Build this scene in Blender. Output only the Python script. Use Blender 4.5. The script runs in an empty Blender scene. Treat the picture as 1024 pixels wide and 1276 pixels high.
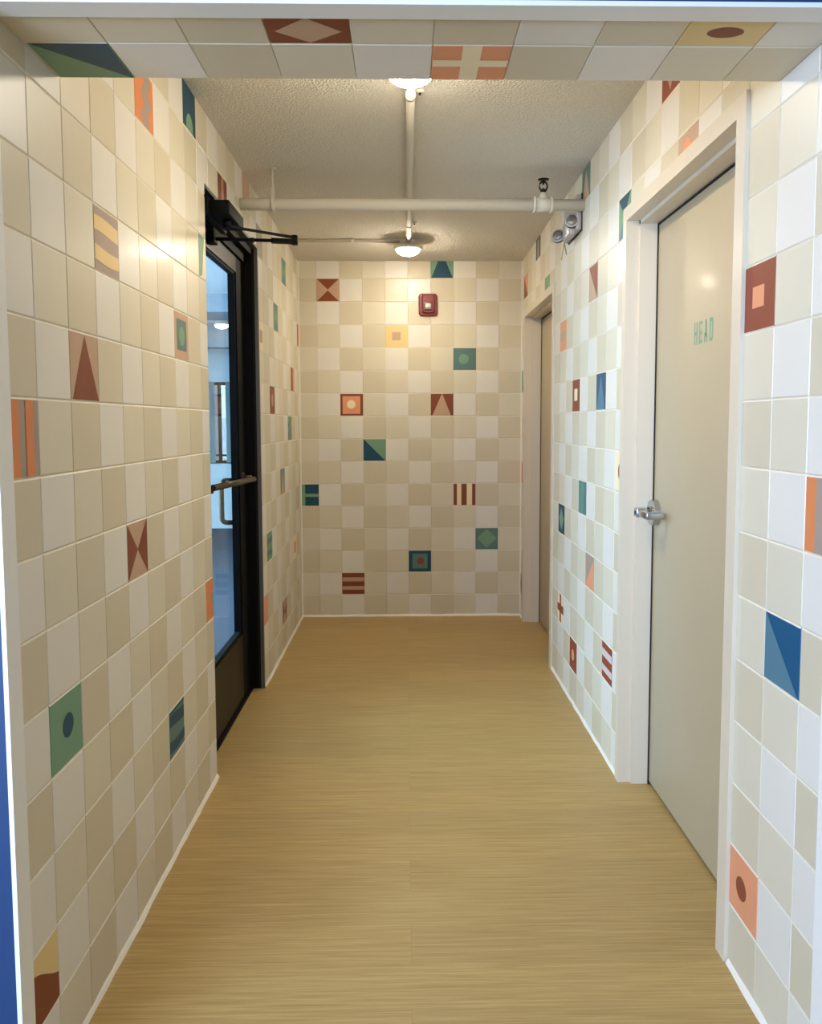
import bpy, bmesh, math, random
from mathutils import Vector, Matrix

random.seed(7)
T = 0.1524            # one wall tile, six inches; every layout number below is in tiles
S = bpy.context.scene
COL = S.collection

# ------------------------------------------------------------------ camera
CAM_H = 8.6708
F, CX, CY, PITCH, YAW, ROLL = 967.84, 523.96, 597.31, .0719, .0189, -.0027
cam_data = bpy.data.cameras.new('camera')
cam = bpy.data.objects.new('camera', cam_data)
COL.objects.link(cam)
S.camera = cam
cam_data.sensor_fit = 'HORIZONTAL'
cam_data.sensor_width = 36.0
cam_data.lens = F / 1024 * 36.0
cam_data.shift_x = (512 - CX) / 1024
cam_data.shift_y = (CY - 638) / 1024
cam_data.clip_start = .02
cam_data.clip_end = 200
fwd = Vector((math.sin(YAW) * math.cos(PITCH), math.cos(YAW) * math.cos(PITCH), -math.sin(PITCH)))
r0 = Vector((math.cos(YAW), -math.sin(YAW), 0))
u0 = r0.cross(fwd)
rt = r0 * math.cos(ROLL) + u0 * math.sin(ROLL)
up = u0 * math.cos(ROLL) - r0 * math.sin(ROLL)
m = Matrix((rt, up, -fwd)).transposed().to_4x4()
m.translation = Vector((0, 0, CAM_H * T))
cam.matrix_world = m

# ------------------------------------------------------------------ colour management, world, lights
S.view_settings.view_transform = 'Standard'
S.view_settings.look = 'None'
S.view_settings.gamma = 1
S.view_settings.use_curve_mapping = False
S.view_settings.exposure = 0.62
W = bpy.data.worlds.new('world')
S.world = W
W.use_nodes = True
W.node_tree.nodes['Background'].inputs[0].default_value = (.66, .80, 1.0, 1)
W.node_tree.nodes['Background'].inputs[1].default_value = .36
S.cycles.max_bounces = 10
S.cycles.diffuse_bounces = 8
S.cycles.sample_clamp_indirect = 6


def area(name, loc, target, sx, sy, power, color, spread=180):
    d = bpy.data.lights.new(name, 'AREA')
    d.shape = 'RECTANGLE'
    d.size, d.size_y = sx * T, sy * T
    d.energy = power
    d.color = color
    d.spread = math.radians(spread)
    o = bpy.data.objects.new(name, d)
    COL.objects.link(o)
    o.location = Vector((loc[0] * T, loc[1] * T, loc[2] * T))
    o.rotation_euler = (Vector((target[0] * T, target[1] * T, target[2] * T)) - o.location).to_track_quat('-Z', 'Y').to_euler()
    return o


# daylight of the front hall's glazing, out to the left behind the camera
area('hall_daylight', (-14, -9, 10), (5, 19, 7.5), 12, 10, 62, (.50, .68, 1.0), 100)
area('hall_daylight_front', (3, -22, 12), (0, 16, 6), 24, 12, 5, (.88, .93, 1.0), 120)
area('lobby_daylight', (-20, 40, 14.8), (-16, 44, 0), 16, 30, 360, (.46, .78, 1.0))
area('lobby_glazing', (-24, 22, 9), (0, 22, 6), 18, 12, 185, (.46, .72, 1.0))


# ------------------------------------------------------------------ materials
def lin(h):
    v = [int(h[i:i + 2], 16) / 255 for i in (0, 2, 4)]
    return tuple(c / 12.92 if c <= .04045 else ((c + .055) / 1.055) ** 2.4 for c in v) + (1,)


def mat(name, color, rough=.5, metal=0, bump=None, noise=None, emit=None, coat=0, spec=.5):
    """bump = (scale, strength, distance); noise = (scale, amount) mottles the colour"""
    m = bpy.data.materials.new(name)
    m.use_nodes = True
    nt = m.node_tree
    b = nt.nodes['Principled BSDF']
    c = lin(color) if isinstance(color, str) else tuple(color) + (1,)
    b.inputs['Base Color'].default_value = c
    b.inputs['Roughness'].default_value = rough
    b.inputs['Metallic'].default_value = metal
    b.inputs['Specular IOR Level'].default_value = spec
    b.inputs['Coat Weight'].default_value = coat
    b.inputs['Coat Roughness'].default_value = .15
    tc = nt.nodes.new('ShaderNodeTexCoord')
    if noise:
        n = nt.nodes.new('ShaderNodeTexNoise')
        n.inputs['Scale'].default_value = noise[0]
        n.inputs['Detail'].default_value = 4
        nt.links.new(tc.outputs['Object'], n.inputs['Vector'])
        mx = nt.nodes.new('ShaderNodeMix')
        mx.data_type = 'RGBA'
        a = noise[1]
        mx.inputs[6].default_value = tuple(x * (1 - a) for x in c[:3]) + (1,)
        mx.inputs[7].default_value = tuple(min(1, x * (1 + a)) for x in c[:3]) + (1,)
        nt.links.new(n.outputs['Fac'], mx.inputs[0])
        nt.links.new(mx.outputs[2], b.inputs['Base Color'])
    if bump:
        n = nt.nodes.new('ShaderNodeTexNoise')
        n.inputs['Scale'].default_value = bump[0]
        n.inputs['Detail'].default_value = 5
        nt.links.new(tc.outputs['Object'], n.inputs['Vector'])
        bp = nt.nodes.new('ShaderNodeBump')
        bp.inputs['Strength'].default_value = bump[1]
        bp.inputs['Distance'].default_value = bump[2]
        nt.links.new(n.outputs['Fac'], bp.inputs['Height'])
        nt.links.new(bp.outputs['Normal'], b.inputs['Normal'])
    if emit:
        b.inputs['Emission Color'].default_value = tuple(emit[0]) + (1,)
        b.inputs['Emission Strength'].default_value = emit[1]
    return m


PAINT = dict(W='DAD4C8', L='D1C8B1', K='C9BEA4', BR='7C3D20', RD='86402C', TAN='B8977C', OR='D2804E', SAL='D9926A',
             NV='0E4156', GR='6F9577', TG='56756F', YL='DABE84', CR='E8D6B0', TP='A08C7E', BLU='004E74', NB='235068',
             BLG='4D7586', TEA='4A8580', PK='CDB8B4', GOUT='D8CFBC')
PM = {}
for k, v in PAINT.items():
    if k in 'WLK':
        PM[k] = mat('tile_paint_' + dict(W='white', L='sand', K='beige')[k], v, .40, bump=(22, .12, .002), noise=(9, .025), coat=.10)
    else:
        PM[k] = mat('tile_paint_motif_' + k.lower(), v, .50, bump=(22, .12, .002), noise=(14, .05), coat=.04, spec=.35)
M = dict(
    ceiling=mat('popcorn_ceiling', 'E0DACD', .95, bump=(120, 1.0, .012), noise=(110, .10), spec=.2),
    plaster=mat('wall_backing', 'CFC8BA', .8),
    navy=mat('navy_wall_paint', '07325E', .55, bump=(60, .1, .001)),
    trim=mat('white_trim', 'E4E2DC', .35),
    caulk=mat('cove_caulk', 'E6E0D2', .5, bump=(30, .3, .002)),
    frame=mat('cream_door_frame_paint', 'D2C6B0', .33, bump=(40, .08, .001), coat=.15),
    leaf=mat('beige_door_paint', 'AE9E80', .46, bump=(34, .15, .001), noise=(3, .03), coat=.05),
    black=mat('black_anodised_metal', '050505', .6, spec=.15),
    brownblk=mat('dark_bronze_panel', '0B0907', .4, spec=.3),
    bronze=mat('bronze_bar', '574A34', .42, metal=.8),
    silver=mat('silver_edge_trim', '77736B', .4, metal=.7),
    greyrail=mat('grey_door_rail', '4A443B', .45, metal=.3),
    chrome=mat('satin_chrome', 'B4B6B8', .22, metal=1.0),
    keyhole=mat('dark_recess', '16130F', .6),
    mint=mat('mint_lettering', '7A9C80', .6, spec=.2),
    pipe=mat('painted_pipe', 'D2CBBC', .7, bump=(40, .1, .001), spec=.3),
    lamp=mat('lamp_rim', 'D6D0C4', .4),
    red=mat('red_alarm_plastic', '760A11', .35, coat=.15),
    redd=mat('dark_red_grille', '5A0D12', .5),
    lens=mat('clear_strobe_lens', '8E897E', .22, metal=.6, bump=(180, .8, .003)),
    grey=mat('grey_emergency_housing', 'AFA5A0', .35, coat=.2),
    dark_edge=mat('dark_gasket', '1E1A18', .6),
    carpet1=mat('carpet_tile', '39434F', .95, bump=(200, .6, .004), noise=(90, .35)),
    lobbywhite=mat('lobby_white_paint', 'D8DEE2', .6),
    lobbygrey=mat('lobby_grey_paint', '7D8B98', .6),
    curtain=mat('pale_curtain', 'DDE6E6', .8),
    brass=mat('bronze_sprinkler_metal', '2E251C', .35, metal=.7),
    gap=mat('dark_door_gap', '0C0A08', .9),
)

g = bpy.data.materials.new('door_glass')
g.use_nodes = True
nt = g.node_tree
nt.nodes.remove(nt.nodes['Principled BSDF'])
tr = nt.nodes.new('ShaderNodeBsdfTransparent')
tr.inputs[0].default_value = (.93, .97, .98, 1)
gl = nt.nodes.new('ShaderNodeBsdfGlossy')
gl.inputs['Roughness'].default_value = .01
fr = nt.nodes.new('ShaderNodeLayerWeight')
fr.inputs['Blend'].default_value = .5
pp = nt.nodes.new('ShaderNodeMath')
pp.operation = 'POWER'
pp.inputs[1].default_value = 5
nt.links.new(fr.outputs['Facing'], pp.inputs[0])
pw = nt.nodes.new('ShaderNodeMath')
pw.operation = 'MULTIPLY_ADD'
pw.inputs[1].default_value = .36
pw.inputs[2].default_value = .03
nt.links.new(pp.outputs[0], pw.inputs[0])
ms = nt.nodes.new('ShaderNodeMixShader')
nt.links.new(pw.outputs[0], ms.inputs[0])
nt.links.new(tr.outputs[0], ms.inputs[1])
nt.links.new(gl.outputs[0], ms.inputs[2])
nt.links.new(ms.outputs[0], nt.nodes['Material Output'].inputs[0])
M['glass'] = g


def lens_mat(name, strength):
    return mat(name, 'FFF6E6', .4, emit=((1.0, .88, .70), strength))


M['lens_on'] = lens_mat('lit_lamp_lens', 185)
M['lens_far'] = lens_mat('lit_far_lamp_lens', 135)
M['lens_lobby'] = lens_mat('lit_lobby_lamp_lens', 12)


def floor_mat():
    m = bpy.data.materials.new('pale_oak_planks')
    m.use_nodes = True
    nt = m.node_tree
    L = nt.links.new
    N = nt.nodes.new
    b = nt.nodes['Principled BSDF']
    b.inputs['Roughness'].default_value = .42
    b.inputs['Specular IOR Level'].default_value = .38
    tc = N('ShaderNodeTexCoord')
    mp = N('ShaderNodeMapping')
    mp.inputs['Location'].default_value = (-.06 * T, -12.89 * T, 0)
    L(tc.outputs['Object'], mp.inputs['Vector'])
    br = N('ShaderNodeTexBrick')
    br.offset = .5
    br.inputs['Scale'].default_value = 1
    br.inputs['Brick Width'].default_value = 12 * T
    br.inputs['Row Height'].default_value = .984 * T
    br.inputs['Mortar Size'].default_value = .0007
    br.inputs['Mortar Smooth'].default_value = .3
    br.inputs['Color1'].default_value = (0, 0, 0, 1)
    br.inputs['Color2'].default_value = (1, 1, 1, 1)
    br.inputs['Mortar'].default_value = (.5, .5, .5, 1)
    L(mp.outputs['Vector'], br.inputs['Vector'])
    # grain, running across the corridor, shifted plank by plank
    add = N('ShaderNodeVectorMath')
    add.operation = 'MULTIPLY_ADD'
    add.inputs[1].default_value = (3.1, 1.7, 0)
    L(br.outputs['Color'], add.inputs[0])
    L(tc.outputs['Object'], add.inputs[2])
    sc = N('ShaderNodeMapping')
    sc.inputs['Scale'].default_value = (1.3, 60, 1)
    L(add.outputs['Vector'], sc.inputs['Vector'])
    n1 = N('ShaderNodeTexNoise')
    n1.inputs['Scale'].default_value = 2.2
    n1.inputs['Detail'].default_value = 7
    n1.inputs['Roughness'].default_value = .65
    n1.inputs['Distortion'].default_value = .35
    L(sc.outputs['Vector'], n1.inputs['Vector'])
    sc2 = N('ShaderNodeMapping')
    sc2.inputs['Scale'].default_value = (5, 330, 1)
    L(add.outputs['Vector'], sc2.inputs['Vector'])
    n2 = N('ShaderNodeTexNoise')
    n2.inputs['Scale'].default_value = 1.2
    n2.inputs['Detail'].default_value = 4
    L(sc2.outputs['Vector'], n2.inputs['Vector'])
    r1 = N('ShaderNodeValToRGB')
    e = r1.color_ramp.elements
    e[0].position, e[0].color = .30, lin('A3864F')
    e[1].position, e[1].color = .70, lin('BEA36C')
    mid = e.new(.5)
    mid.color = lin('B1955E')
    L(n1.outputs['Fac'], r1.inputs['Fac'])
    r2 = N('ShaderNodeValToRGB')
    e = r2.color_ramp.elements
    e[0].position, e[0].color = .35, (.72, .70, .66, 1)
    e[1].position, e[1].color = .60, (1.04, 1.04, 1.04, 1)
    L(n2.outputs['Fac'], r2.inputs['Fac'])
    mu = N('ShaderNodeMix')
    mu.data_type = 'RGBA'
    mu.blend_type = 'MULTIPLY'
    mu.inputs[0].default_value = .55
    L(r1.outputs['Color'], mu.inputs[6])
    L(r2.outputs['Color'], mu.inputs[7])
    # plank to plank tone
    r3 = N('ShaderNodeValToRGB')
    e = r3.color_ramp.elements
    e[0].color = (.95, .95, .95, 1)
    e[1].color = (1.04, 1.035, 1.03, 1)
    L(br.outputs['Color'], r3.inputs['Fac'])
    mu2 = N('ShaderNodeMix')
    mu2.data_type = 'RGBA'
    mu2.blend_type = 'MULTIPLY'
    mu2.inputs[0].default_value = 1
    L(mu.outputs[2], mu2.inputs[6])
    L(r3.outputs['Color'], mu2.inputs[7])
    dk = N('ShaderNodeMix')
    dk.data_type = 'RGBA'
    dk.inputs[7].default_value = lin('7E6439')
    fm = N('ShaderNodeMath')
    fm.operation = 'MULTIPLY'
    fm.inputs[1].default_value = .365
    L(br.outputs['Fac'], fm.inputs[0])
    L(fm.outputs[0], dk.inputs[0])
    L(mu2.outputs[2], dk.inputs[6])
    L(dk.outputs[2], b.inputs['Base Color'])
    bp = N('ShaderNodeBump')
    bp.inputs['Strength'].default_value = .18
    bp.inputs['Distance'].default_value = .001
    L(n2.outputs['Fac'], bp.inputs['Height'])
    L(bp.outputs['Normal'], b.inputs['Normal'])
    return m


M['floor'] = floor_mat()


# ------------------------------------------------------------------ mesh helper (tile units: x right, z depth, r height)
class MB:
    def __init__(self):
        self.v, self.f, self.fm, self.mats, self.smooth = [], [], [], [], []

    def mi(self, m):
        if m not in self.mats:
            self.mats.append(m)
        return self.mats.index(m)

    def vert(self, p):
        self.v.append((p[0] * T, p[1] * T, p[2] * T))
        return len(self.v) - 1

    def face(self, pts, m, smooth=False):
        self.f.append([self.vert(p) for p in pts])
        self.fm.append(self.mi(m))
        self.smooth.append(smooth)

    def box(self, x0, x1, z0, z1, r0, r1, m, bev=0):
        if not bev:
            P = [(x, z, r) for x in (x0, x1) for z in (z0, z1) for r in (r0, r1)]
            for q in ((0, 1, 3, 2), (4, 6, 7, 5), (0, 4, 5, 1), (2, 3, 7, 6), (0, 2, 6, 4), (1, 5, 7, 3)):
                self.face([P[i] for i in q], m)
            return
        bm = bmesh.new()
        bmesh.ops.create_cube(bm, size=1)
        for v in bm.verts:
            v.co = Vector(((x0 + x1) / 2 + v.co.x * (x1 - x0), (z0 + z1) / 2 + v.co.y * (z1 - z0), (r0 + r1) / 2 + v.co.z * (r1 - r0)))
        bmesh.ops.bevel(bm, geom=bm.edges[:], offset=bev, segments=3, affect='EDGES', profile=.5)
        self.take(bm, m)

    def take(self, bm, m, smooth=True):
        bm.normal_update()
        base = len(self.v)
        bm.verts.ensure_lookup_table()
        for i, v in enumerate(bm.verts):
            v.index = i
            self.vert(v.co)
        for f in bm.faces:
            self.f.append([base + v.index for v in f.verts])
            self.fm.append(self.mi(m))
            self.smooth.append(smooth)
        bm.free()

    def tube(self, pts, rad, m, n=14, cap=True, sq=None):
        """sweep a round (or sq=(w,h) rectangular) section along pts"""
        P = [Vector(p) for p in pts]
        rings = []
        for i, p in enumerate(P):
            d = (P[min(i + 1, len(P) - 1)] - P[max(i - 1, 0)]).normalized()
            ref = Vector((0, 0, 1)) if abs(d.z) < .9 else Vector((1, 0, 0))
            a = d.cross(ref).normalized()
            b = a.cross(d).normalized()
            R = rad[i] if isinstance(rad, (list, tuple)) else rad
            if sq:
                ring = [p + a * sx * sq[0] / 2 + b * sy * sq[1] / 2 for sx, sy in ((-1, -1), (1, -1), (1, 1), (-1, 1))]
            else:
                ring = [p + (a * math.cos(t) + b * math.sin(t)) * R for t in [2 * math.pi * k / n for k in range(n)]]
            rings.append([self.vert(q) for q in ring])
        k = len(rings[0])
        mi = self.mi(m)
        for a, b in zip(rings, rings[1:]):
            for j in range(k):
                self.f.append([a[j], a[(j + 1) % k], b[(j + 1) % k], b[j]])
                self.fm.append(mi)
                self.smooth.append(not sq)
        if cap:
            for r_ in (rings[0][::-1], rings[-1]):
                self.f.append(list(r_))
                self.fm.append(mi)
                self.smooth.append(False)

    def lathe(self, c, prof, m, axis='r', n=40, sharp=False, cap=True):
        """prof = [(radius, offset along axis)]"""
        c = Vector(c)
        ax = {'x': Vector((1, 0, 0)), 'z': Vector((0, 1, 0)), 'r': Vector((0, 0, 1))}[axis]
        ref = Vector((1, 0, 0)) if axis != 'x' else Vector((0, 1, 0))
        a, b = ref, ax.cross(ref)
        mi = self.mi(m)
        if sharp:
            for p_, q_ in zip(prof, prof[1:]):
                self.lathe(c, [p_, q_], m, axis, n, cap=False)
            return
        rings = []
        for R, h in prof:
            rings.append([self.vert(c + ax * h + (a * math.cos(2 * math.pi * k / n) + b * math.sin(2 * math.pi * k / n)) * max(R, 1e-4)) for k in range(n)])
        for p, q in zip(rings, rings[1:]):
            for j in range(n):
                self.f.append([p[j], p[(j + 1) % n], q[(j + 1) % n], q[j]])
                self.fm.append(mi)
                self.smooth.append(True)
        for r_ in ((rings[0][::-1], rings[-1]) if cap else ()):
            self.f.append(list(r_))
            self.fm.append(mi)
            self.smooth.append(False)

    def build(self, name, parent=None, origin=None):
        me = bpy.data.meshes.new(name)
        o_ = Vector(origin) * T if origin else Vector((0, 0, 0))
        me.from_pydata([(Vector(v) - o_)[:] for v in self.v], [], self.f)
        for m_ in self.mats:
            me.materials.append(m_)
        for p, i, s in zip(me.polygons, self.fm, self.smooth):
            p.material_index = i
            p.use_smooth = s
        me.update()
        bm = bmesh.new()
        bm.from_mesh(me)
        if self.weld:
            bmesh.ops.recalc_face_normals(bm, faces=bm.faces[:])
        bm.to_mesh(me)
        bm.free()
        o = bpy.data.objects.new(name, me)
        COL.objects.link(o)
        o.location = o_
        if parent:
            o.parent = parent
            o.location = o_ - parent.location
        return o
    weld = True


def struct(o):
    o['kind'] = 'structure'
    return o


def tag(o, label, cat, group=None):
    o['label'] = label
    o['category'] = cat
    if group:
        o['group'] = group
    return o


def empty(name, loc):
    o = bpy.data.objects.new(name, None)
    COL.objects.link(o)
    o.location = Vector(loc) * T
    o.empty_display_size = .05
    return o


# ------------------------------------------------------------------ layout
XL, XR, ZB = -4.6784, 5.1497, 34.55
Z0 = 9.28              # where the tiled passage starts
CEIL = 15.95
DL = (18.66, 25.15, 14.25)     # glass door opening in the left wall: z0, z1, top
DR = (12.17, 18.12, 13.30)     # near door, right wall
DF = (27.20, 33.40, 13.18)     # far door, right wall


# ------------------------------------------------------------------ painted motifs in a unit square, u to the right, v up, as seen
def E_(cx, cy, rx, ry, n=28):
    return [(cx + rx * math.cos(2 * math.pi * i / n), cy + ry * math.sin(2 * math.pi * i / n)) for i in range(n)]


def R_(a, b, c, d):
    return [(a, c), (b, c), (b, d), (a, d)]


def wave(v0, v1, amp=.05, ph=0.0, n=14, tilt=0.0):
    top = [(i / n, v1 + tilt * i / n + amp * math.sin(ph + 3.6 * i / n)) for i in range(n + 1)]
    bot = [(i / n, v0 + tilt * i / n + amp * math.sin(ph + .5 + 3.6 * i / n)) for i in range(n + 1)]
    return bot + top[::-1]


FULL = R_(0, 1, 0, 1)
DES = {
    'stripes_v_or': [('TP', FULL), ('OR', R_(.24, .50, 0, 1)), ('OR', R_(.66, .86, 0, 1))],
    'tri_br': [('TAN', FULL), ('BR', [(.04, 0), (1, 0), (.52, .96)])],
    'waves_yl': [('TP', FULL), ('YL', wave(.60, .82, .025, .5)), ('YL', wave(.16, .38, .025, 2.0))],
    'marble': [('OR', FULL), ('TP', [(.45, 1), (.5, .8), (.35, .6), (.45, .4), (.32, .2), (.42, 0), (.75, 0), (.7, .3), (.95, .5), (.7, .65), (.85, .85), (.8, 1)])],
    'arch_gr': [('NV', FULL), ('GR', [(.22, 0)] + [(.5 - .26 * math.cos(math.pi * i / 16), .13 + .26 * math.sin(math.pi * i / 16)) for i in range(17)] + [(.78, 0)])],
    'frame_gr': [('TAN', FULL), ('TG', R_(.15, .85, .2, .84)), ('GR', E_(.5, .5, .2, .2))],
    'hour_sides': [('TAN', FULL), ('BR', [(0, 0), (.5, .5), (0, 1)]), ('BR', [(1, 0), (.5, .5), (1, 1)])],
    'hour_tb': [('TAN', FULL), ('BR', [(0, 0), (1, 0), (.5, .48)]), ('BR', [(0, 1), (1, 1), (.5, .52)])],
    'dot_nv': [('GR', FULL), ('NV', E_(.54, .53, .17, .17))],
    'waves_nv': [('TG', FULL), ('NV', wave(.62, .86, .04, 1)), ('NV', wave(.14, .36, .04, 2.6)), ('NV', wave(.93, 1.0, .0, 0))],
    'orange_sq': [('OR', FULL), ('TP', R_(.42, .72, .36, .62))],
    'hill': [('YL', FULL), ('BR', [(0, 0), (1, 0)] + [(1 - i / 12, .56 + .20 * math.cos(math.pi * (1 - i / 12) * .95) + .10 * math.sin(math.pi * (1 - i / 12))) for i in range(13)])],
    'diag_gr': [('CR', FULL), ('GR', [(0, 0), (.5, 1), (0, 1)]), ('GR', [(0, 1), (.5, 1), (.28, .1), (0, .0)])],
    'stripes_v_br': [('BR', FULL), ('TAN', R_(.38, .52, 0, 1)), ('OR', R_(.52, .6, 0, 1))],
    'plain_br': [('TAN', FULL)],
    'plain_tp': [('TP', FULL)],
    'x_teal': [('TG', FULL), ('GR', [(0, 0), (.5, .5), (0, 1)]), ('GR', [(1, 0), (.5, .5), (1, 1)])],
    'x_green': [('GR', FULL), ('TG', [(.15, 0), (.85, 0), (.5, .5)]), ('TG', [(.15, 1), (.85, 1), (.5, .5)])],
    'tan_sq': [('CR', FULL), ('TAN', R_(.3, .8, .3, .7))],
    'plain_rust': [('SAL', FULL), ('BR', R_(0, .5, 0, 1))],
    'oval_tan': [('RD', FULL), ('TAN', E_(.5, .5, .18, .22))],
    'diag_stripes': [('GR', FULL), ('TG', [(0, .1), (1, .5), (1, .65), (0, .25)]), ('TG', [(0, .45), (1, .85), (1, 1), (0, .6)]), ('TG', [(0, 0), (.2, 0), (1, .2), (1, .35), (0, 0)])],
    'tri_tp': [('TG', FULL), ('TAN', [(.1, 0), (.9, 0), (.5, 1)])],
    'bands_gr': [('GR', FULL), ('TG', R_(0, 1, .18, .36)), ('TG', R_(0, 1, .6, .8))],
    'small_or': [('CR', FULL), ('OR', R_(.25, .7, .25, .75))],
    'plain_or': [('SAL', FULL)],
    'trap_nv': [('GR', FULL), ('NV', [(.02, 0), (.98, 0), (.62, .86), (.62, 1), (.38, 1), (.38, .86)])],
    'yellow_sq': [('YL', FULL), ('TAN', R_(.3, .68, .32, .68))],
    'tg_dot': [('TG', FULL), ('GR', E_(.46, .5, .22, .22))],
    'target': [('BR', FULL), ('SAL', R_(.1, .88, .1, .88)), ('CR', E_(.48, .52, .19, .19))],
    'tri_tan': [('BR', FULL), ('TAN', [(.06, 0), (.9, 0), (.5, 1)])],
    'diag_nv': [('GR', FULL), ('NV', [(0, 0), (1, 0), (0, 1)])],
    'window_nv': [('NV', FULL), ('GR', R_(0, .24, 0, 1)), ('GR', R_(0, 1, .42, .56))],
    'stripes_cr': [('CR', FULL), ('BR', R_(0, .16, 0, 1)), ('BR', R_(.36, .6, 0, 1)), ('BR', R_(.84, 1, 0, 1))],
    'diamond_gr': [('TG', FULL), ('GR', [(.5, .1), (.95, .52), (.5, .93), (.06, .52)])],
    'target_nv': [('NV', FULL), ('TG', R_(.16, .84, .16, .84)), ('RD', E_(.52, .5, .16, .16))],
    'bands_br': [('BR', FULL), ('TAN', R_(0, 1, .22, .38)), ('TAN', R_(0, 1, .6, .78))],
    'red_sq': [('RD', FULL), ('SAL', R_(.30, .67, .35, .66))],
    'grey_v': [('OR', FULL), ('TP', R_(.26, .46, 0, 1)), ('TP', R_(.72, .8, 0, 1))],
    'diag_blu': [('BLU', FULL), ('BLG', [(0, 0), (1, 0), (0, 1)])],
    'dot_br': [('SAL', FULL), ('RD', E_(.46, .48, .18, .18))],
    'tri_small': [('RD', FULL), ('TAN', [(.5, .1), (.95, .8), (.05, .8)])],
    'arch_or': [('TAN', FULL), ('SAL', E_(.45, .45, .26, .40))],
    'hour_nv': [('GR', FULL), ('NV', [(0, 1), (1, 1), (.5, .5)]), ('BLG', [(0, 0), (1, 0), (.5, .5)])],
    'diag_rust': [('TAN', FULL), ('RD', [(0, 1), (1, 0), (1, 1)])],
    'tri_dk': [('TG', FULL), ('TAN', [(.08, 0), (.92, 0), (.5, .85)])],
    'teal_bar': [('NV', FULL), ('TP', R_(.3, .75, 0, .75))],
    'diag_or': [('SAL', FULL), ('BR', [(0, 0), (1, 0), (0, 1)])],
    'tri_gr': [('GR', FULL), ('TG', [(.25, .1), (.85, .1), (.5, .75)])],
    'or_band': [('SAL', FULL), ('TAN', R_(0, 1, .35, .65))],
    'cross_x': [('CR', FULL), ('TG', [(0, 0), (.16, 0), (1, 1), (.84, 1)]), ('TG', [(1, 0), (.84, 0), (0, 1), (.16, 1)])],
    'red_rect': [('RD', FULL), ('CR', R_(.28, .7, .34, .70))],
    'tri_blg': [('NB', FULL), ('BLG', [(.06, 0), (.95, 0), (.5, .92)])],
    'teal_v': [('TEA', FULL), ('TG', R_(.22, .38, 0, 1)), ('GR', R_(.42, .56, 0, 1)), ('TG', R_(.76, .9, 0, 1))],
    'diamond_nv': [('NV', FULL), ('GR', [(.5, .12), (.86, .5), (.5, .88), (.14, .5)])],
    'dot_cream': [('CR', FULL), ('RD', E_(.5, .5, .22, .22))],
    'diag_sal': [('TP', FULL), ('SAL', [(0, 0), (1, 0), (1, .95)])],
    'plus': [('CR', FULL), ('RD', R_(.38, .60, 0, 1)), ('RD', R_(0, 1, .36, .62))],
    'oval_or': [('RD', FULL), ('SAL', E_(.48, .5, .18, .18))],
    'pink_h': [('RD', FULL), ('PK', R_(0, 1, .2, .38)), ('PK', R_(0, 1, .6, .8))],
    'diamond_tan': [('BR', FULL), ('TAN', [(.5, .06), (.9, .46), (.5, .93), (.1, .46)])],
    'cross_or': [('SAL', FULL), ('CR', R_(.38, .62, 0, 1)), ('CR', R_(0, 1, .42, .6))],
    'ell_yl': [('YL', FULL), ('BR', E_(.5, .52, .22, .19))],
    'diag_gn': [('GR', FULL), ('NV', [(0, 1), (1, 1), (1, 0)])],
}


def clip(poly, a, b, c, d):
    for ax, val, sgn in ((0, a, 1), (0, b, -1), (1, c, 1), (1, d, -1)):
        out = []
        for i in range(len(poly)):
            p, q = poly[i - 1], poly[i]
            dp, dq = sgn * (p[ax] - val), sgn * (q[ax] - val)
            if (dp >= 0) != (dq >= 0):
                t = dp / (dp - dq)
                out.append((p[0] + t * (q[0] - p[0]), p[1] + t * (q[1] - p[1])))
            if dq >= 0:
                out.append(q)
        poly = out
        if not poly:
            return []
    return poly


BV, BH, DEP = .013, .024, .016     # bevel at upright and level joints, joint depth


def tiles(mb, place, n, cols, rows, base, decor, openings=(), flip=False):
    """place(a, b, d): wall coordinate a, b and height d off the surface -> point."""
    for ci, (a0, a1) in cols.items():
        for ri, (b0, b1) in rows.items():
            pieces = [(a0, a1, b0, b1)]
            for (oa, ob, od) in openings:
                new = []
                for (p0, p1, q0, q1) in pieces:
                    if p1 <= oa or p0 >= ob or q0 >= od:
                        new.append((p0, p1, q0, q1))
                        continue
                    if q1 > od:
                        new.append((p0, p1, od, q1))
                    if p0 < oa:
                        new.append((p0, oa, q0, min(q1, od)))
                    if p1 > ob:
                        new.append((ob, p1, q0, min(q1, od)))
                pieces = new
            des = DES[decor[(ci, ri)]] if (ci, ri) in decor else [(base(ci, ri), FULL)]
            for (p0, p1, q0, q1) in pieces:
                l = BV if p0 == a0 else 0
                r = BV if p1 == a1 else 0
                bo = BH if q0 == b0 else 0
                t = BH if q1 == b1 else 0
                if p1 - p0 < l + r + .01 or q1 - q0 < bo + t + .01:
                    continue
                m0 = PM[des[0][0]]
                o = [(p0, q0), (p1, q0), (p1, q1), (p0, q1)]
                i = [(p0 + l, q0 + bo), (p1 - r, q0 + bo), (p1 - r, q1 - t), (p0 + l, q1 - t)]
                for k in range(4):
                    k2 = (k + 1) % 4
                    if o[k] == i[k] and o[k2] == i[k2]:
                        continue
                    mb.face([place(*o[k], -DEP), place(*o[k2], -DEP), place(*i[k2], 0), place(*i[k], 0)], PM['GOUT'] if k in (0, 2) else m0)
                for li, (mc, poly) in enumerate(des):
                    pts = []
                    for (u, v) in poly:
                        uu = 1 - u if flip else u
                        pts.append((a0 + uu * (a1 - a0), b0 + v * (b1 - b0)))
                    pts = clip(pts, i[0][0], i[1][0], i[0][1], i[2][1])
                    if len(pts) > 2:
                        mb.face([place(a, b, li * .0025) for a, b in pts], PM[mc])


rows16 = {r: (r, r + 1) for r in range(16)}

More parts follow.
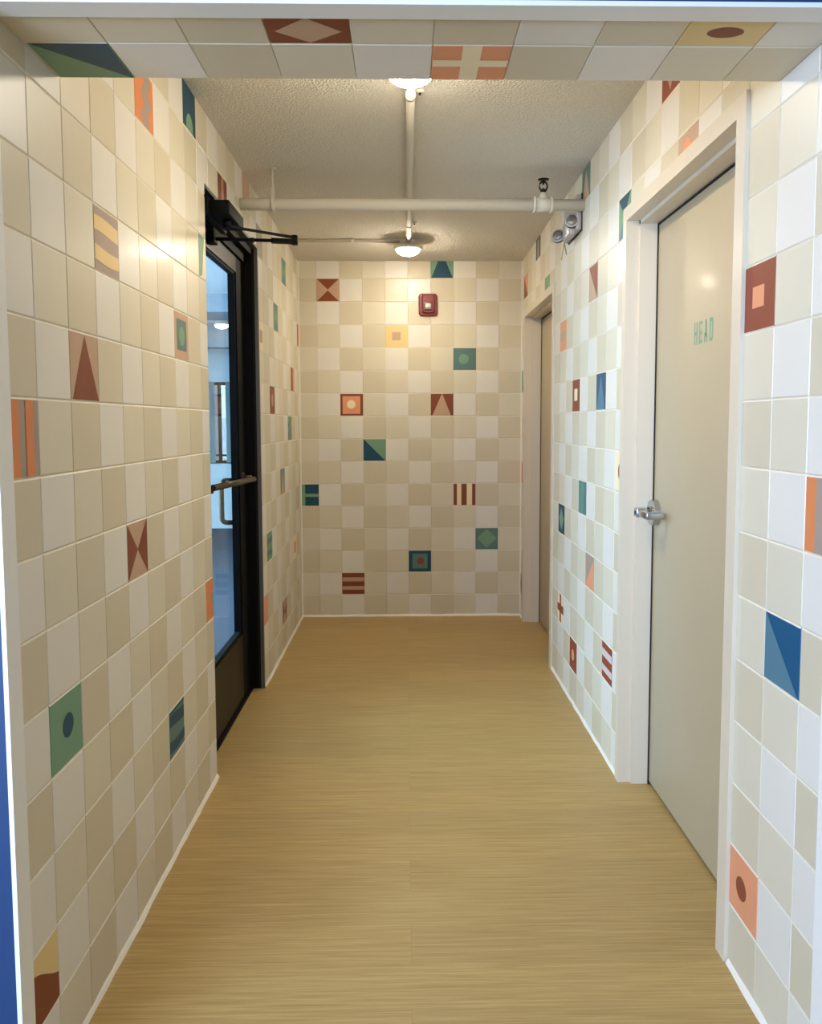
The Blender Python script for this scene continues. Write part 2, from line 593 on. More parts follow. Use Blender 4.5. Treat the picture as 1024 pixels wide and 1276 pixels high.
# ------------------------------------------------------------------ floor, ceiling
mb = MB()
mb.box(-45, 45, -30, ZB + .5, -.5, 0, M['floor'])
struct(mb.build('floor'))

mb = MB()
zs = [(10.6, 15.95), (20, 15.95), (27, 15.88), (ZB + .02, 15.75)]
for (z0, c0), (z1, c1) in zip(zs, zs[1:]):
    P = [(XL - .1, z0, c0), (XR + .1, z0, c0), (XR + .1, z1, c1), (XL - .1, z1, c1)]
    mb.face(P, M['ceiling'])
Q = [(XL - .1, 10.6, 16.6), (XR + .1, 10.6, 16.6), (XR + .1, ZB + .02, 16.6), (XL - .1, ZB + .02, 16.6)]
mb.face(Q, M['ceiling'])
mb.face([(XL - .1, 10.6, 15.95), (XR + .1, 10.6, 15.95), Q[1], Q[0]], M['ceiling'])
struct(mb.build('ceiling'))

# ------------------------------------------------------------------ left wall
mb = MB()
mb.weld = False


def pl(a, b, d):
    return (XL + d, a, b)


def colsL():
    out = {}
    for c in range(-1, 25):
        z0, z1 = max(10.011 + c, Z0 - .02), min(11.011 + c, ZB)
        out[c] = (10.011 + c, z1) if c >= 0 else (9.011, 10.011)
    return out


def baseL(c, r):
    return ('WLK' if r % 2 else 'LKW')[c % 3]


decL = {(-1, 8): 'stripes_v_or', (1, 9): 'tri_br', (2, 11): 'waves_yl', (4, 14): 'marble', (7, 15): 'arch_gr', (6, 10): 'frame_gr',
        (3, 6): 'hour_sides', (0, 4): 'dot_nv', (5, 2): 'waves_nv', (8, 4): 'orange_sq', (-1, 1): 'hill', (8, 12): 'diag_gr',
        (10, 14): 'stripes_v_br', (13, 15): 'plain_br', (15, 14): 'plain_tp', (20, 14): 'x_teal', (18, 12): 'x_green', (15, 11): 'tan_sq',
        (24, 12): 'plain_rust', (22, 10): 'plain_rust', (17, 9): 'oval_tan', (21, 8): 'diag_stripes', (19, 6): 'tri_tp', (16, 4): 'bands_gr',
        (22, 3): 'small_or', (15, 2): 'plain_or', (19, 1): 'hour_sides'}
tiles(mb, pl, 1, colsL(), rows16, baseL, decL, [DL])
for (a, b, c, d) in ((9.02, DL[0], 0, 16.6), (DL[0], DL[1], DL[2], 16.6), (DL[1], ZB + .6, 0, 16.6)):
    mb.box(XL - .72, XL - DEP, a, b, c, d, M['plaster'])
struct(mb.build('wall_left'))

# ------------------------------------------------------------------ right wall
mb = MB()
mb.weld = False


def zr(d):
    if d <= 1:
        return 10.881 + d
    if d >= 8:
        return 11.015 + d
    return 10.881 + d + .134 * (d - 1) / 7


def baseR(d, r):
    return ('LKW' if r % 2 else 'KWL')[d % 3]


decR = {(0, 10): 'red_sq', (-2, 7): 'grey_v', (-1, 5): 'diag_blu', (0, 1): 'dot_br', (4, 15): 'tri_small', (3, 13): 'arch_or', (7, 13): 'hour_nv',
        (10, 12): 'diag_rust', (11, 15): 'tri_dk', (19, 15): 'teal_bar', (22, 14): 'diag_or', (17, 13): 'tri_gr', (14, 11): 'or_band',
        (14, 14): 'cross_x', (12, 9): 'red_rect', (9, 9): 'tri_blg', (11, 6): 'teal_v', (14, 5): 'diamond_nv', (7, 7): 'dot_cream',
        (10, 4): 'diag_sal', (14, 2): 'plus', (12, 1): 'oval_or', (8, 2): 'pink_h', (23, 10): 'tri_gr', (23, 6): 'plain_or', (23, 1): 'hour_sides'}
tiles(mb, lambda a, b, d: (XR - d, a, b), 1, {d: (zr(d), min(zr(d + 1), ZB)) for d in range(-2, 24)}, rows16, baseR, decR, [(a_ - .12, b_ + .12, c_ + .12) for a_, b_, c_ in (DR, DF)], flip=True)
g_ = .1
segs = [(9.02, DR[0] - g_, 0), (DR[0] - g_, DR[1] + g_, DR[2] + g_), (DR[1] + g_, DF[0] - g_, 0), (DF[0] - g_, DF[1] + g_, DF[2] + g_), (DF[1] + g_, ZB + .6, 0)]
for a, b, c in segs:
    mb.box(XR + DEP, XR + 1.1, a, b, c, 16.6, M['plaster'])
mb.box(XR + 1.1, XR + 1.4, 9.02, ZB + .6, 0, 16.6, M['gap'])  # unseen dark slab added behind the doors to keep outside light from leaking in
struct(mb.build('wall_right'))

# ------------------------------------------------------------------ back wall
mb = MB()
mb.weld = False
colsB = {0: (XL, -3.886)}
for i in range(1, 9):
    colsB[i] = (-3.886 + i - 1, -3.886 + i)
colsB[9] = (4.114, XR)


def baseB(i, r):
    return ('LWK' if r % 2 else 'KLW')[i % 3]


decB = {(6, 15): 'trap_nv', (1, 14): 'hour_tb', (4, 12): 'yellow_sq', (7, 11): 'tg_dot', (2, 9): 'target', (6, 9): 'tri_tan', (3, 7): 'diag_nv',
        (0, 5): 'window_nv', (7, 5): 'stripes_cr', (8, 3): 'diamond_gr', (5, 2): 'target_nv', (2, 1): 'bands_br'}
tiles(mb, lambda a, b, d: (a, ZB - d, b), 1, colsB, rows16, baseB, decB)
mb.box(XL - .7, XR + 1.1, ZB + DEP, ZB + .6, 0, 16.6, M['plaster'])
struct(mb.build('wall_back'))

# ------------------------------------------------------------------ front wall with the tiled soffit over the passage
SOF = 13.33
mb = MB()
mb.weld = False


def baseS(c, r):
    if r == 0:
        return {-5: 'L', -4: 'W', -3: 'K', -2: 'L', -1: 'W', 0: 'L', 1: 'K', 2: 'W', 3: 'L', 4: 'K'}[c]
    return {-5: 'L', -4: 'L', -3: 'K', -2: 'L', -1: 'L', 0: 'K', 1: 'W', 2: 'K', 3: 'L', 4: 'W'}[c]


cs = {k: (max(XL, .354 + k * .998), min(XR, .354 + (k + 1) * .998)) for k in range(-5, 5)}
rs = {0: (9.28 - 10.93 + .66 - .0, 0), 1: (0, 0)}
# b runs towards the viewer: b = 0 at the rear edge
rs = {0: (0.0, .99), 1: (.99, 1.66)}
tiles(mb, lambda a, b, d: (a, 10.93 - b, SOF - d), 1, cs, rs, baseS,
      {(-5, 0): 'diag_gn', (-2, 1): 'diamond_tan', (0, 0): 'cross_or', (3, 1): 'ell_yl'})
mb.box(XL, XR, 9.05, 10.93, SOF + DEP, 16.6, M['plaster'])
# hall side of the wall, navy
mb.box(-40, XL - .0, 8.98, 9.30, 0, 19, M['navy'])
mb.box(XR, 40, 8.98, 9.30, 0, 19, M['navy'])
mb.box(XL, XR, 8.98, 9.05, SOF + .02, 19, M['navy'])
struct(mb.build('wall_front'))

# white edging round the passage mouth
mb = MB()
mb.box(XL - .02, XL + .035, 8.95, 9.27, 0, SOF, M['trim'])
struct(mb.build('trim_1'))
mb = MB()
mb.box(XR - .035, XR + .02, 8.95, 9.27, 0, SOF, M['trim'])
struct(mb.build('trim_2'))
mb = MB()
mb.box(XL, XR, 8.95, 9.27, SOF - .035, SOF + .02, M['trim'])
struct(mb.build('trim_3'))

# hall overhead and hall side walls, seen only in reflections
mb = MB()
mb.box(-40, 40, -12, 9.0, 18.4, 19, M['ceiling'])
struct(mb.build('ceiling_hall'))


# ------------------------------------------------------------------ caulk / cove line at the floor
def cove(mb, p, q, nrm):
    """slightly uneven white bead from p to q (x,z), nrm points into the room"""
    n = max(2, int(math.dist(p, q) / .35))
    prev = None
    for i in range(n + 1):
        t = i / n
        x, z = p[0] + (q[0] - p[0]) * t, p[1] + (q[1] - p[1]) * t
        w = .055 + random.uniform(-.012, .016)
        h = .075 + random.uniform(-.01, .02)
        cur = [(x, z, 0), (x + nrm[0] * w, z + nrm[1] * w, 0), (x + nrm[0] * w * .55, z + nrm[1] * w * .55, h * .6), (x, z, h)]
        if prev:
            for k in range(4):
                k2 = (k + 1) % 4
                mb.face([prev[k], prev[k2], cur[k2], cur[k]], M['caulk'], True)
        prev = cur


mb = MB()
cove(mb, (XL, Z0), (XL, DL[0]), (1, 0))
cove(mb, (XL, DL[1]), (XL, ZB), (1, 0))
struct(mb.build('baseboard_left'))
mb = MB()
cove(mb, (XR, Z0), (XR, DR[0] - .36), (-1, 0))
cove(mb, (XR, DR[1] + .34), (XR, DF[0] - .3), (-1, 0))
cove(mb, (XR, DF[1] + .32), (XR, ZB), (-1, 0))
struct(mb.build('baseboard_right'))
mb = MB()
cove(mb, (XL, ZB), (XR, ZB), (0, -1))
struct(mb.build('baseboard_back'))

# thin caulk beads in the upright back corners
mb = MB()
mb.box(XL - .01, XL + .045, ZB - .05, ZB + .01, 0, 15.8, M['caulk'])
mb.box(XR - .045, XR + .01, ZB - .05, ZB + .01, 0, 15.8, M['caulk'])
struct(mb.build('trim_4'))

# ------------------------------------------------------------------ door_1: black framed glass door in the left wall
d1 = struct(empty('door_1', (-5.1, 21.9, 0)))
FX0, FX1 = -5.40, -4.84
mb = MB()
mb.box(FX0, FX1, DL[0] + .02, DL[0] + .38, 0, DL[2] - .02, M['black'])
mb.box(FX0, FX1, DL[1] - .10, DL[1] - .02, 0, DL[2] - .02, M['black'])
mb.box(FX0, -5.1, DL[1] - .45, DL[1] - .02, 0, DL[2] - .02, M['black'])
mb.box(FX0, FX1, DL[0] + .02, DL[1] - .02, 13.98, DL[2] - .02, M['black'])
mb.box(FX0, -5.02, DL[0] + .3, DL[1] - .05, 13.70, 13.99, M['black'])
mb.build('door_frame', d1)
mb = MB()   # silver edge of the tile at the far jamb and under the head
mb.box(-4.775, XL + .012, DL[1] - .09, DL[1] + .03, 0, DL[2] + .02, M['silver'])
mb.box(-4.86, -4.775, DL[1] - .085, DL[1] + .02, 0, DL[2] + .02, M['gap'])
mb.box(-4.86, XL + .012, DL[0] + .0, DL[1] + .03, DL[2] - .06, DL[2] + .02, M['silver'])
mb.build('metal_edge_trim', d1)
mb = MB()
mb.box(-5.42, -5.02, DL[0] + .3, DL[1] - .05, 0, .09, M['black'], .02)
mb.build('threshold', d1)
lf = MB()
A0, A1, R0, R1 = DL[0] + .40, DL[1] - .46, .14, 13.68
LX0, LX1 = -5.36, -5.10
GZ0, GZ1, GR0, GR1 = A0 + .8, 23.90, 2.15, 13.22
lf.box(LX0, LX1, A0, GZ0, R0, R1, M['black'])
lf.box(LX0, LX1, GZ1, A1, R0, R1, M['black'])
lf.box(LX0, LX1, GZ0, GZ1, R0, GR0, M['brownblk'])
lf.box(LX0, LX1, GZ0, GZ1, GR1, R1, M['brownblk'])
# glazing beads
lf.box(LX0 + .05, LX1 - .04, GZ0, GZ1, GR0, GR0 + .09, M['black'])
lf.box(LX0 + .05, LX1 - .04, GZ0, GZ1, GR1 - .07, GR1, M['black'])
lf.box(LX0 + .05, LX1 - .04, GZ1 - .09, GZ1, GR0, GR1, M['black'])
lf.build('door_panel', d1)
mb = MB()
mb.box(-5.255, -5.215, GZ0 - .03, GZ1 - .03, GR0 + .02, GR1 - .02, M['glass'])
mb.build('glass_pane', d1)
# push bar on the corridor side
bar = MB()
bar.tube([(-4.80, A0 + .25, 7.08), (-4.80, 24.55, 6.93)], .085, M['bronze'], 18)
bo = bar.build('push_bar', d1)
mb = MB()
for z in (A0 + .4, 24.30):
    mb.tube([(-5.1, z, 7.0), (-4.82, z, 7.0)], .07, M['bronze'], 12)
    mb.box(-5.11, -5.06, z - .14, z + .14, 6.84, 7.16, M['bronze'], .02)
    # parent under the bar
pb = mb.build('bar_bracket', None)
pb.parent = bo
pb.location = -Vector(d1.location) - bo.location
# pull handle on the far side of the glass
mb = MB()
pts = []
zc, x1, xi = 24.2, -5.74, -5.36
ptsD = [(xi, zc, 6.92), (-5.60, zc, 6.92)]
for i in range(7):
    a = math.pi / 2 * i / 6
    ptsD.append((-5.60 - .14 * math.sin(a), zc, 6.78 + .14 * math.cos(a)))
for i in range(7):
    a = math.pi / 2 * i / 6
    ptsD.append((-5.60 - .14 * math.cos(a), zc, 5.74 - .14 * math.sin(a)))
ptsD += [(xi, zc, 5.60)]
mb.tube(ptsD, .075, M['bronze'], 14)
mb.build('pull_handle', d1)
# door closer: body on the head, double arm reaching into the passage
cl = MB()
cl.box(-4.86, -4.26, 19.35, 21.05, 13.76, 14.10, M['black'], .03)
cl.box(-4.90, -4.74, 19.2, 21.2, 13.70, 14.16, M['black'], .02)
co = cl.build('door_closer', d1)
mb = MB()
mb.tube([(-4.46, 19.95, 13.78), (-4.46, 19.95, 13.56)], .10, M['black'], 16)
mb.tube([(-4.50, 19.92, 13.61), (-2.90, 20.86, 13.55)], 0, M['black'], sq=(.10, .05))
mb.tube([(-2.90, 20.86, 13.60), (-2.90, 20.86, 13.36)], .085, M['black'], 16)
mb.tube([(-2.90, 20.86, 13.44), (-3.5, 20.83, 13.46)], 0, M['black'], sq=(.15, .12))
mb.tube([(-3.4, 20.83, 13.46), (-5.02, 20.72, 13.48)], .045, M['black'], 10)
mb.tube([(-3.95, 20.79, 13.46), (-4.05, 20.79, 13.46)], .07, M['black'], 12)
mb.box(-5.12, -4.92, 20.5, 20.95, 13.36, 13.62, M['black'], .02)
ar = mb.build('closer_arm', None)
ar.parent = co
ar.location = -Vector(d1.location) - co.location


# ------------------------------------------------------------------ cream doors in the right wall
def right_door(name, DD, near_c, far_c, top_c, gap, lever=True):
    d = struct(empty(name, (XR + .6, (DD[0] + DD[1]) / 2, 0)))
    z0, z1, rt = DD
    mb = MB()
    P = .065
    fm = M['frame']
    s1, s2 = XR + .235, XR + .63
    # casing, proud of the tiles
    mb.box(XR - P, XR + .1, z0 - near_c, z0, 0, rt + top_c, fm)
    mb.box(XR - P, XR + .1, z1, z1 + far_c, 0, rt + top_c, fm)
    mb.box(XR - P, XR + .1, z0, z1, rt, rt + top_c, fm)
    # reveal and stop
    st = .085
    for a, b in ((z0 - .09, z0 - .002), (z1 + .002, z1 + .09)):
        mb.box(XR + .08, s2, a, b, 0, rt, fm)
    mb.box(XR + .08, s2, z0 - .02, z1 + .02, rt + .002, rt + .09, fm)
    mb.box(s1, s2, z0, z0 + st, 0, rt, fm)
    mb.box(s1, s2, z1 - st, z1, 0, rt, fm)
    mb.box(s1, s2, z0, z1, rt - st, rt, fm)
    mb.build('door_frame', d)
    mb = MB()
    dk = M['gap']  # flat dark strips stand in for the shade in the gap round the panel
    mb.box(s2 + .002, s2 + .02, z0, z0 + .13, 0, rt, dk)
    mb.box(s2 + .002, s2 + .02, z1 - .13, z1, 0, rt, dk)
    mb.box(s2 + .002, s2 + .02, z0, z1, rt - .13, rt, dk)
    mb.build('dark_edge', d)
    mb = MB()
    mb.box(s2 + .022, s2 + .32, z0 + .09, z1 - .115, gap, rt - .12, M['leaf'], .012)
    mb.build('door_panel', d)
    return d


d2 = right_door('door_2', DR, .33, .27, .31, .09)
d3 = right_door('door_3', DF, .30, .30, .30, .07)
DX = XR + .63 + .022     # corridor face of the door panel

# lever handle of door_2
mb = MB()
hz, hr = 17.78, 6.60
mb.lathe((DX, hz, hr), [(.30, 0), (.30, -.125), (.285, -.145), (.14, -.15), (.13, -.2)], M['chrome'], 'x', 40, True)
ro = mb.build('lever_rosette', d2)
mb = MB()
mb.tube([(DX - .12, hz, hr), (DX - .34, hz, hr)], .095, M['chrome'], 20)
mb.box(DX - .50, DX - .30, hz - .12, hz + .12, hr - .10, hr + .10, M['chrome'], .025)
mb.box(DX - .48, DX - .33, hz - .72, hz + .02, hr - .075, hr + .075, M['chrome'], .02)
mb.box(DX - .48, DX - .08, hz - .80, hz - .66, hr - .075, hr + .075, M['chrome'], .02)
lv = mb.build('lever_handle', d2)
mb = MB()
mb.lathe((DX - .50, hz, hr), [(.055, 0), (.05, -.012)], M['brass'], 'x', 20)
kh = mb.build('keyhole', None)
kh.parent = lv
kh.location = -Vector(d2.location) - lv.location

# HEAD lettering, condensed capitals with a tall stencil look
mb = MB()
L0, L1, B0, B1 = 15.66, 14.70, 10.22, 10.66
wl = (L0 - L1 - 3 * .09) / 4


def glyph(idx, polys):
    s = L0 - idx * (wl + .09)
    for poly in polys:
        pts = [(DX - .004, s - u * wl, B0 + v * (B1 - B0)) for u, v in poly]
        mb.face(pts, M['mint'])


sw, bh = .30, .16
glyph(0, [R_(0, sw, 0, 1), R_(1 - sw, 1, 0, 1), R_(sw, 1 - sw, .42, .42 + bh)])
glyph(1, [R_(0, sw, 0, 1), R_(sw, .95, 0, bh), R_(sw, .95, 1 - bh, 1), R_(sw, .8, .42, .42 + bh)])
glyph(2, [[(0, 0), (sw * .9, 0), (.58, 1), (.32, 1)], [(1 - sw * .9, 0), (1, 0), (.68, 1), (.42, 1)], R_(.22, .78, .24, .24 + bh)])
glyph(3, [R_(0, sw, 0, 1), R_(sw, .75, 0, bh), R_(sw, .75, 1 - bh, 1), [(1 - sw, .14), (1, .14), (1, .86), (1 - sw, .86)], [(.7, 0), (.82, 0), (1, .14), (.7, .14)], [(.7, 1), (.7, .86), (1, .86), (.82, 1)]])
mb.weld = False
ht = mb.build('lettering', d2)
ht['label'] = 'pale green lettering reading HEAD'


# ------------------------------------------------------------------ ceiling lights
def ceiling_light(z, rc, label, ):
    x = .115
    t = tag(empty('ceiling_light', (x, z, rc)), label, 'ceiling light', 'round ceiling lights on the conduit')
    mb = MB()
    mb.lathe((x, z, rc + .02), [(.30, 0), (.30, -.26)], M['pipe'], 'r', 10)
    mb.build('junction_box', t)
    mb = MB()
    mb.lathe((x, z, rc - .22), [(.20, 0), (.36, -.03), (.57, -.12), (.57, -.16), (.54, -.19), (.46, -.22)], M['lamp'], 'r', 48)
    mb.build('lamp_rim', t)
    mb = MB()
    prof = [(.465 * math.cos(a), -.40 - .26 * math.sin(a)) for a in [math.pi / 2 * i / 8 for i in range(9)]]
    mb.lathe((x, z, rc), prof, M['lens_on' if z < 20 else 'lens_far'], 'r', 48)
    mb.build('lamp_lens', t)
    return t


ceiling_light(15.75, 15.95, 'lit round white ceiling light partly behind the tiled beam, nearer the mouth')
ceiling_light(30.8, 15.84, 'lit round ceiling light near the far tiled wall, end of the conduit')

# conduit along the ceiling
t = tag(empty('electrical_conduit', (.11, 23, 15.9)), 'cream painted conduit running lengthwise on the ceiling between the two lights', 'conduit')
mb = MB()


def cr(z):
    return 15.95 if z < 20 else (15.95 - .01 * (z - 20) if z < 27 else 15.88 - .0172 * (z - 27))


mb.tube([(.135, z, cr(z) - .10) for z in (15.9, 20, 24, 27, 30.6)], .10, M['pipe'], 16)
mb.build('conduit_tube', t)
for z in (17.6, 28.4):
    mb = MB()
    mb.tube([(.135, z - .06, cr(z) - .10), (.135, z + .06, cr(z) - .10)], .118, M['pipe'], 16)
    mb.box(.2, .42, z - .07, z + .07, cr(z) - .05, cr(z) - .0, M['pipe'])
    mb.lathe((.34, z, cr(z) - .09), [(.03, 0), (.03, .05)], M['brass'], 'r', 10)
    mb.build('conduit_strap', t)

# small raceway from the far light to the left wall
t = tag(empty('cable_raceway', (-2.4, 31.0, 15.8)), 'thin twin raceway crossing the ceiling from far light to left wall', 'raceway')
mb = MB()
mb.tube([(-.18, 30.95, 15.74), (-.9, 31.0, 15.74), (-2.3, 30.95, 15.76), (-4.6, 30.9, 15.76)], .045, M['pipe'], 10)
mb.tube([(-.18, 30.6, 15.72), (-.7, 30.65, 15.74), (-2.3, 30.75, 15.77), (-4.6, 30.78, 15.77)], .035, M['pipe'], 10)
mb.build('cable_tube', t)
mb = MB()
mb.box(-2.10, -1.98, 30.62, 31.1, 15.74, 15.82, M['pipe'], .01)
mb.build('cable_clip', t)

# sprinkler pipe across the passage
PZ, PR = 22.73, 14.91
t = tag(empty('sprinkler_pipe', (0, PZ, PR)), 'cream horizontal sprinkler pipe spanning the passage below the ceiling', 'pipe')
mb = MB()
mb.tube([(XL - .02, PZ, PR), (-3.85, PZ, PR), (XR + .02, PZ, PR)], .165, M['pipe'], 28)
mb.build('pipe_run', t)
mb = MB()
mb.tube([(3.70, PZ, PR + .01), (4.24, PZ, PR + .01)], .20, M['pipe'], 28)
for x in (3.72, 4.20):
    mb.tube([(x - .035, PZ, PR + .01), (x + .035, PZ, PR + .01)], .225, M['pipe'], 28)
mb.tube([(3.96, PZ, PR + .1), (3.96, PZ, PR + .34)], [.13, .11], M['pipe'], 20)
te = mb.build('pipe_tee', t)
mb = MB()
sx = 3.97
mb.lathe((sx, PZ, PR + .33), [(.085, 0), (.085, .07), (.10, .075), (.10, .10), (.05, .11)], M['brass'], 'r', 18)
for s in (-1, 1):
    mb.tube([(sx + s * .08, PZ, PR + .42), (sx + s * .115, PZ, PR + .50), (sx + s * .10, PZ, PR + .60), (sx + s * .03, PZ, PR + .66)], .026, M['brass'], 8)
mb.tube([(sx, PZ, PR + .64), (sx, PZ, PR + .70)], .035, M['brass'], 10)
mb.lathe((sx, PZ, PR + .69), [(.06, 0), (.16, .012), (.165, .03), (.06, .025)], M['brass'], 'r', 16)
sp = mb.build('sprinkler_head', None)
sp.parent = te
sp.location = -Vector(t.location) - te.location
mb = MB()
mb.tube([(sx, PZ, PR + .42), (sx, PZ, PR + .65)], .03, M['chrome'], 10)
sb = mb.build('sprinkler_bulb', None)
sb.parent = te
sb.location = -Vector(t.location) - te.location
mb = MB()
mb.tube([(-3.76, PZ, PR + .2), (-3.76, PZ, 15.93)], .035, M['pipe'], 10)
mb.lathe((-3.76, PZ, 15.87), [(.09, 0), (.09, .06)], M['pipe'], 'r', 14)
mb.build('hanger_rod', t)
mb = MB()
mb.tube([(-3.82, PZ, PR), (-3.70, PZ, PR)], .185, M['pipe'], 24)
mb.box(-3.81, -3.71, PZ - .10, PZ + .10, PR + .15, PR + .46, M['pipe'], .02)
mb.lathe((-3.76, PZ, PR + .44), [(.06, 0), (.06, .09)], M['pipe'], 'r', 6)
mb.build('hanger_clamp', t)

# ------------------------------------------------------------------ fire alarm on the back wall
AX0, AX1, AR0, AR1 = .585, 1.415, 13.37, 14.34
t = tag(empty('fire_alarm', ((AX0 + AX1) / 2, ZB, (AR0 + AR1) / 2)), 'red fire alarm with clear strobe mounted high on the far tiled wall', 'fire alarm')
acx = (AX0 + AX1) / 2


def rounded_plate(mb, cx, cr_, w, h, rad, z0, z1, m, taper=0.0, n=6):
    def ring(z, sh):
        out = []
        ww, hh, rr = w / 2 - sh, h / 2 - sh, max(rad - sh * .5, .01)
        for sx_, sy_, a0 in ((1, 1, 0), (-1, 1, 90), (-1, -1, 180), (1, -1, 270)):
            for i in range(n + 1):
                a = math.radians(a0 + 90 * i / n)
                out.append((cx + sx_ * (ww - rr) + rr * math.cos(a), z, cr_ + sy_ * (hh - rr) + rr * math.sin(a)))
        return out
    A, B, C = ring(z0, 0), ring(z0 + (z1 - z0) * .7, taper * .3), ring(z1, taper)
    k = len(A)
    for P_, Q_ in ((A, B), (B, C)):
        for i in range(k):
            mb.face([P_[i], P_[(i + 1) % k], Q_[(i + 1) % k], Q_[i]], m, False)
    mb.face(C, m)


mb = MB()
rounded_plate(mb, acx, 13.855, .83, .97, .14, ZB, ZB - .20, M['red'], .05)
rounded_plate(mb, acx + .01, 13.87, .56, .82, .12, ZB - .19, ZB - .30, M['red'], .04)
mb.build('alarm_housing', t)
mb = MB()
for i in range(6):
    mb.box(acx - .16, acx + .18, ZB - .312, ZB - .296, 14.02 + i * .035, 14.035 + i * .035, M['redd'])
mb.build('grille', t)
mb = MB()
mb.box(acx - .19, acx + .20, ZB - .31, ZB - .295, 13.56, 13.98, M['redd'], .006)
mb.box(acx - .16, acx + .165, ZB - .40, ZB - .30, 13.59, 13.90, M['lens'], .05)
so = mb.build('strobe_lens', t)
so['label'] = 'clear square strobe lens'
mb = MB()
mb.lathe((acx + .01, ZB - .295, 13.50), [(.03, 0), (.03, -.012)], M['redd'], 'z', 12)
mb.build('cover_screw', t)
# FIRE lettering down both flanks
for sgn, cx_, rot in ((1, AX0 + .065, 1), (-1, AX1 - .06, -1)):
    cu = bpy.data.curves.new('lettering', 'FONT')
    cu.body = 'FIRE'
    cu.size = .12 * T
    cu.extrude = .0004
    cu.align_x = 'CENTER'
    cu.align_y = 'CENTER'
    cu.space_character = 1.5
    tmp = bpy.data.objects.new('tmp', cu)
    COL.objects.link(tmp)
    bpy.context.view_layer.update()
    me = bpy.data.meshes.new_from_object(tmp.evaluated_get(bpy.context.evaluated_depsgraph_get()))
    COL.objects.unlink(tmp)
    me.materials.clear()
    me.materials.append(M['lens'])
    o = bpy.data.objects.new('lettering', me)
    COL.objects.link(o)
    o.parent = t
    o.rotation_euler = (math.radians(90), math.radians(-90 * rot), 0)
    o.location = (Vector((cx_, ZB - .175, 13.80)) * T) - t.location

# ------------------------------------------------------------------ emergency light on the right wall, under the pipe
t = tag(empty('emergency_light', (XR, 23.7, 14.3)), 'grey twin-head emergency light on the right wall below the sprinkler pipe', 'emergency light')
mb = MB()
mb.box(XR - .17, XR + .01, 22.95, 24.75, 14.28, 15.30, M['grey'], .05)
mb.box(XR - .34, XR - .12, 23.15, 24.2, 14.18, 14.72, M['grey'], .08)
mb.build('lamp_housing', t)
mb = MB()
mb.box(XR - .03, XR + .008, 22.92, 24.78, 14.25, 15.32, M['dark_edge'])
mb.build('dark_edge', t)


def head(cx, cz, cr_, tilt):
    mb = MB()
    mb.lathe((0, 0, 0), [(.06, .22), (.14, .20), (.19, .10), (.205, 0), (.20, -.03), (.17, -.035)], M['grey'], 'z', 28)
    h = mb.build('lamp_head', None)
    h.parent = t
    h.rotation_euler = (math.radians(-14), 0, math.radians(tilt))
    h.location = Vector((cx, cz, cr_)) * T - t.location
    m2 = MB()
    m2.lathe((0, 0, 0), [(.165, -.03), (.15, -.06), (.05, -.08)], M['lens'], 'z', 24)
    l = m2.build('lens', None)
    l.parent = h
    m3 = MB()
    m3.lathe((0, 0, 0), [(.212, .03), (.216, .05), (.212, .07)], M['dark_edge'], 'z', 28)
    r_ = m3.build('rim', None)
    r_.parent = h


head(XR - .28, 23.05, 14.56, -18)
head(XR - .44, 24.3, 14.42, -28)

# ------------------------------------------------------------------ lobby seen through the glass door
LZ = 64.5
mb = MB()
mb.box(-45, XL - .72, ZB + .6, LZ + .5, -.5, -.02, M['carpet1'])
mb.box(-45, XL - .72, 9.31, ZB + .6, .0, .02, M['carpet1'])
mb.box(XL - .72, XL - .02, ZB + .6, LZ, -.5, 17, M['lobbywhite'])
struct(mb.build('floor_lobby'))
mb = MB()
mb.box(-45, -5.4, 9.31, LZ, 15.9, 16.3, M['lobbywhite'])
struct(mb.build('ceiling_lobby'))
mb = MB()
mb.box(-44, -5.4, 44, 47.5, 14.9, 15.9, M['lobbygrey'])
mb.box(-44, -5.4, 57, 58.2, 14.2, 15.9, M['lobbygrey'])
struct(mb.build('trim_5'))
mb = MB()
WX0, WX1, WR0, WR1 = -22, -8.5, 5.4, 12.1
mb.box(-45, WX0, LZ, LZ + .5, 0, 16, M['lobbywhite'])
mb.box(WX1, -4.7, LZ, LZ + .5, 0, 16, M['lobbywhite'])
mb.box(WX0, WX1, LZ, LZ + .5, 0, WR0, M['lobbywhite'])
mb.box(WX0, WX1, LZ, LZ + .5, WR1, 16, M['lobbywhite'])
struct(mb.build('wall_lobby'))
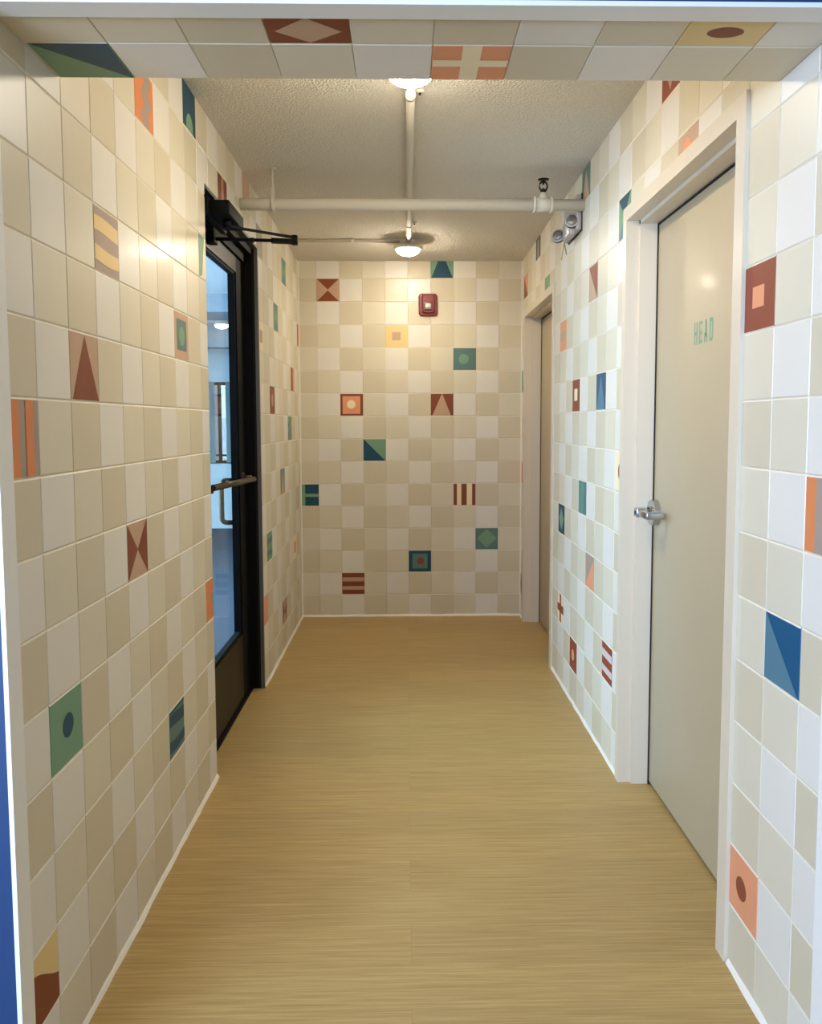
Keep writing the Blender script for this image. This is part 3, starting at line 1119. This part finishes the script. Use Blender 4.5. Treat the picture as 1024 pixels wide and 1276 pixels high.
w = struct(empty('window_1', ((WX0 + WX1) / 2, LZ, WR0)))
mb = MB()
for i in range(6):
    x = (-22, -18.2, -15.35, -14.05, -11.4, -8.5)[i]
    mb.box(x - .12, x + .12, LZ + .05, LZ + .35, WR0, WR1, M['black'])
mb.box(WX0, WX1, LZ + .05, LZ + .35, WR0, WR0 + .25, M['black'])
mb.box(WX0, WX1, LZ + .05, LZ + .35, WR1 - .25, WR1, M['black'])
mb.box(WX0, WX1, LZ + .1, LZ + .3, WR0 + .6, WR0 + .75, M['black'])
mb.build('window_frame', w)
mb = MB()
mb.box(WX0, WX1, LZ + .18, LZ + .22, WR0, WR1, M['glass'])
mb.build('glass_pane', w)
for k, (cx_, ww) in enumerate(((-17.2, .9), (-15.85, .42), (-14.5, .40), (-12.6, .9))):
    mb = MB()
    n = 24
    prev = None
    for i in range(n + 1):
        x = cx_ - ww / 2 + ww * i / n
        z = LZ - .45 + .14 * math.sin(i * 1.6)
        if prev:
            mb.face([(prev[0], prev[1], WR0 + .1), (x, z, WR0 + .1), (x, z, WR1), (prev[0], prev[1], WR1)], M['curtain'], True)
            mb.face([(prev[0], prev[1] + .05, WR0 + .1), (x, z + .05, WR0 + .1), (x, z + .05, WR1), (prev[0], prev[1] + .05, WR1)], M['curtain'], True)
        prev = (x, z)
    lab = ['widest pale curtain at the lobby window, leftmost through the glass door', 'narrow pale curtain left of a dark mullion in the lobby window',
           'narrow pale curtain right of a dark mullion in the lobby window', 'pale curtain at the right end of the lobby window'][k]
    tag(mb.build('curtain', None), lab, 'curtain', 'pale curtains at the lobby window')
t = tag(empty('ceiling_light', (-12.9, 55.5, 15.6)), 'small lit lobby ceiling light seen through the glass door', 'ceiling light')
mb = MB()
mb.lathe((-12.9, 55.5, 15.6), [(.62, .3), (.62, .1), (.5, 0)], M['lamp'], 'r', 32)
mb.build('lamp_rim', t)
mb = MB()
mb.lathe((-12.9, 55.5, 15.6), [(.5, 0), (.42, -.15), (.2, -.24)], M['lens_lobby'], 'r', 32)
mb.build('lamp_lens', t)
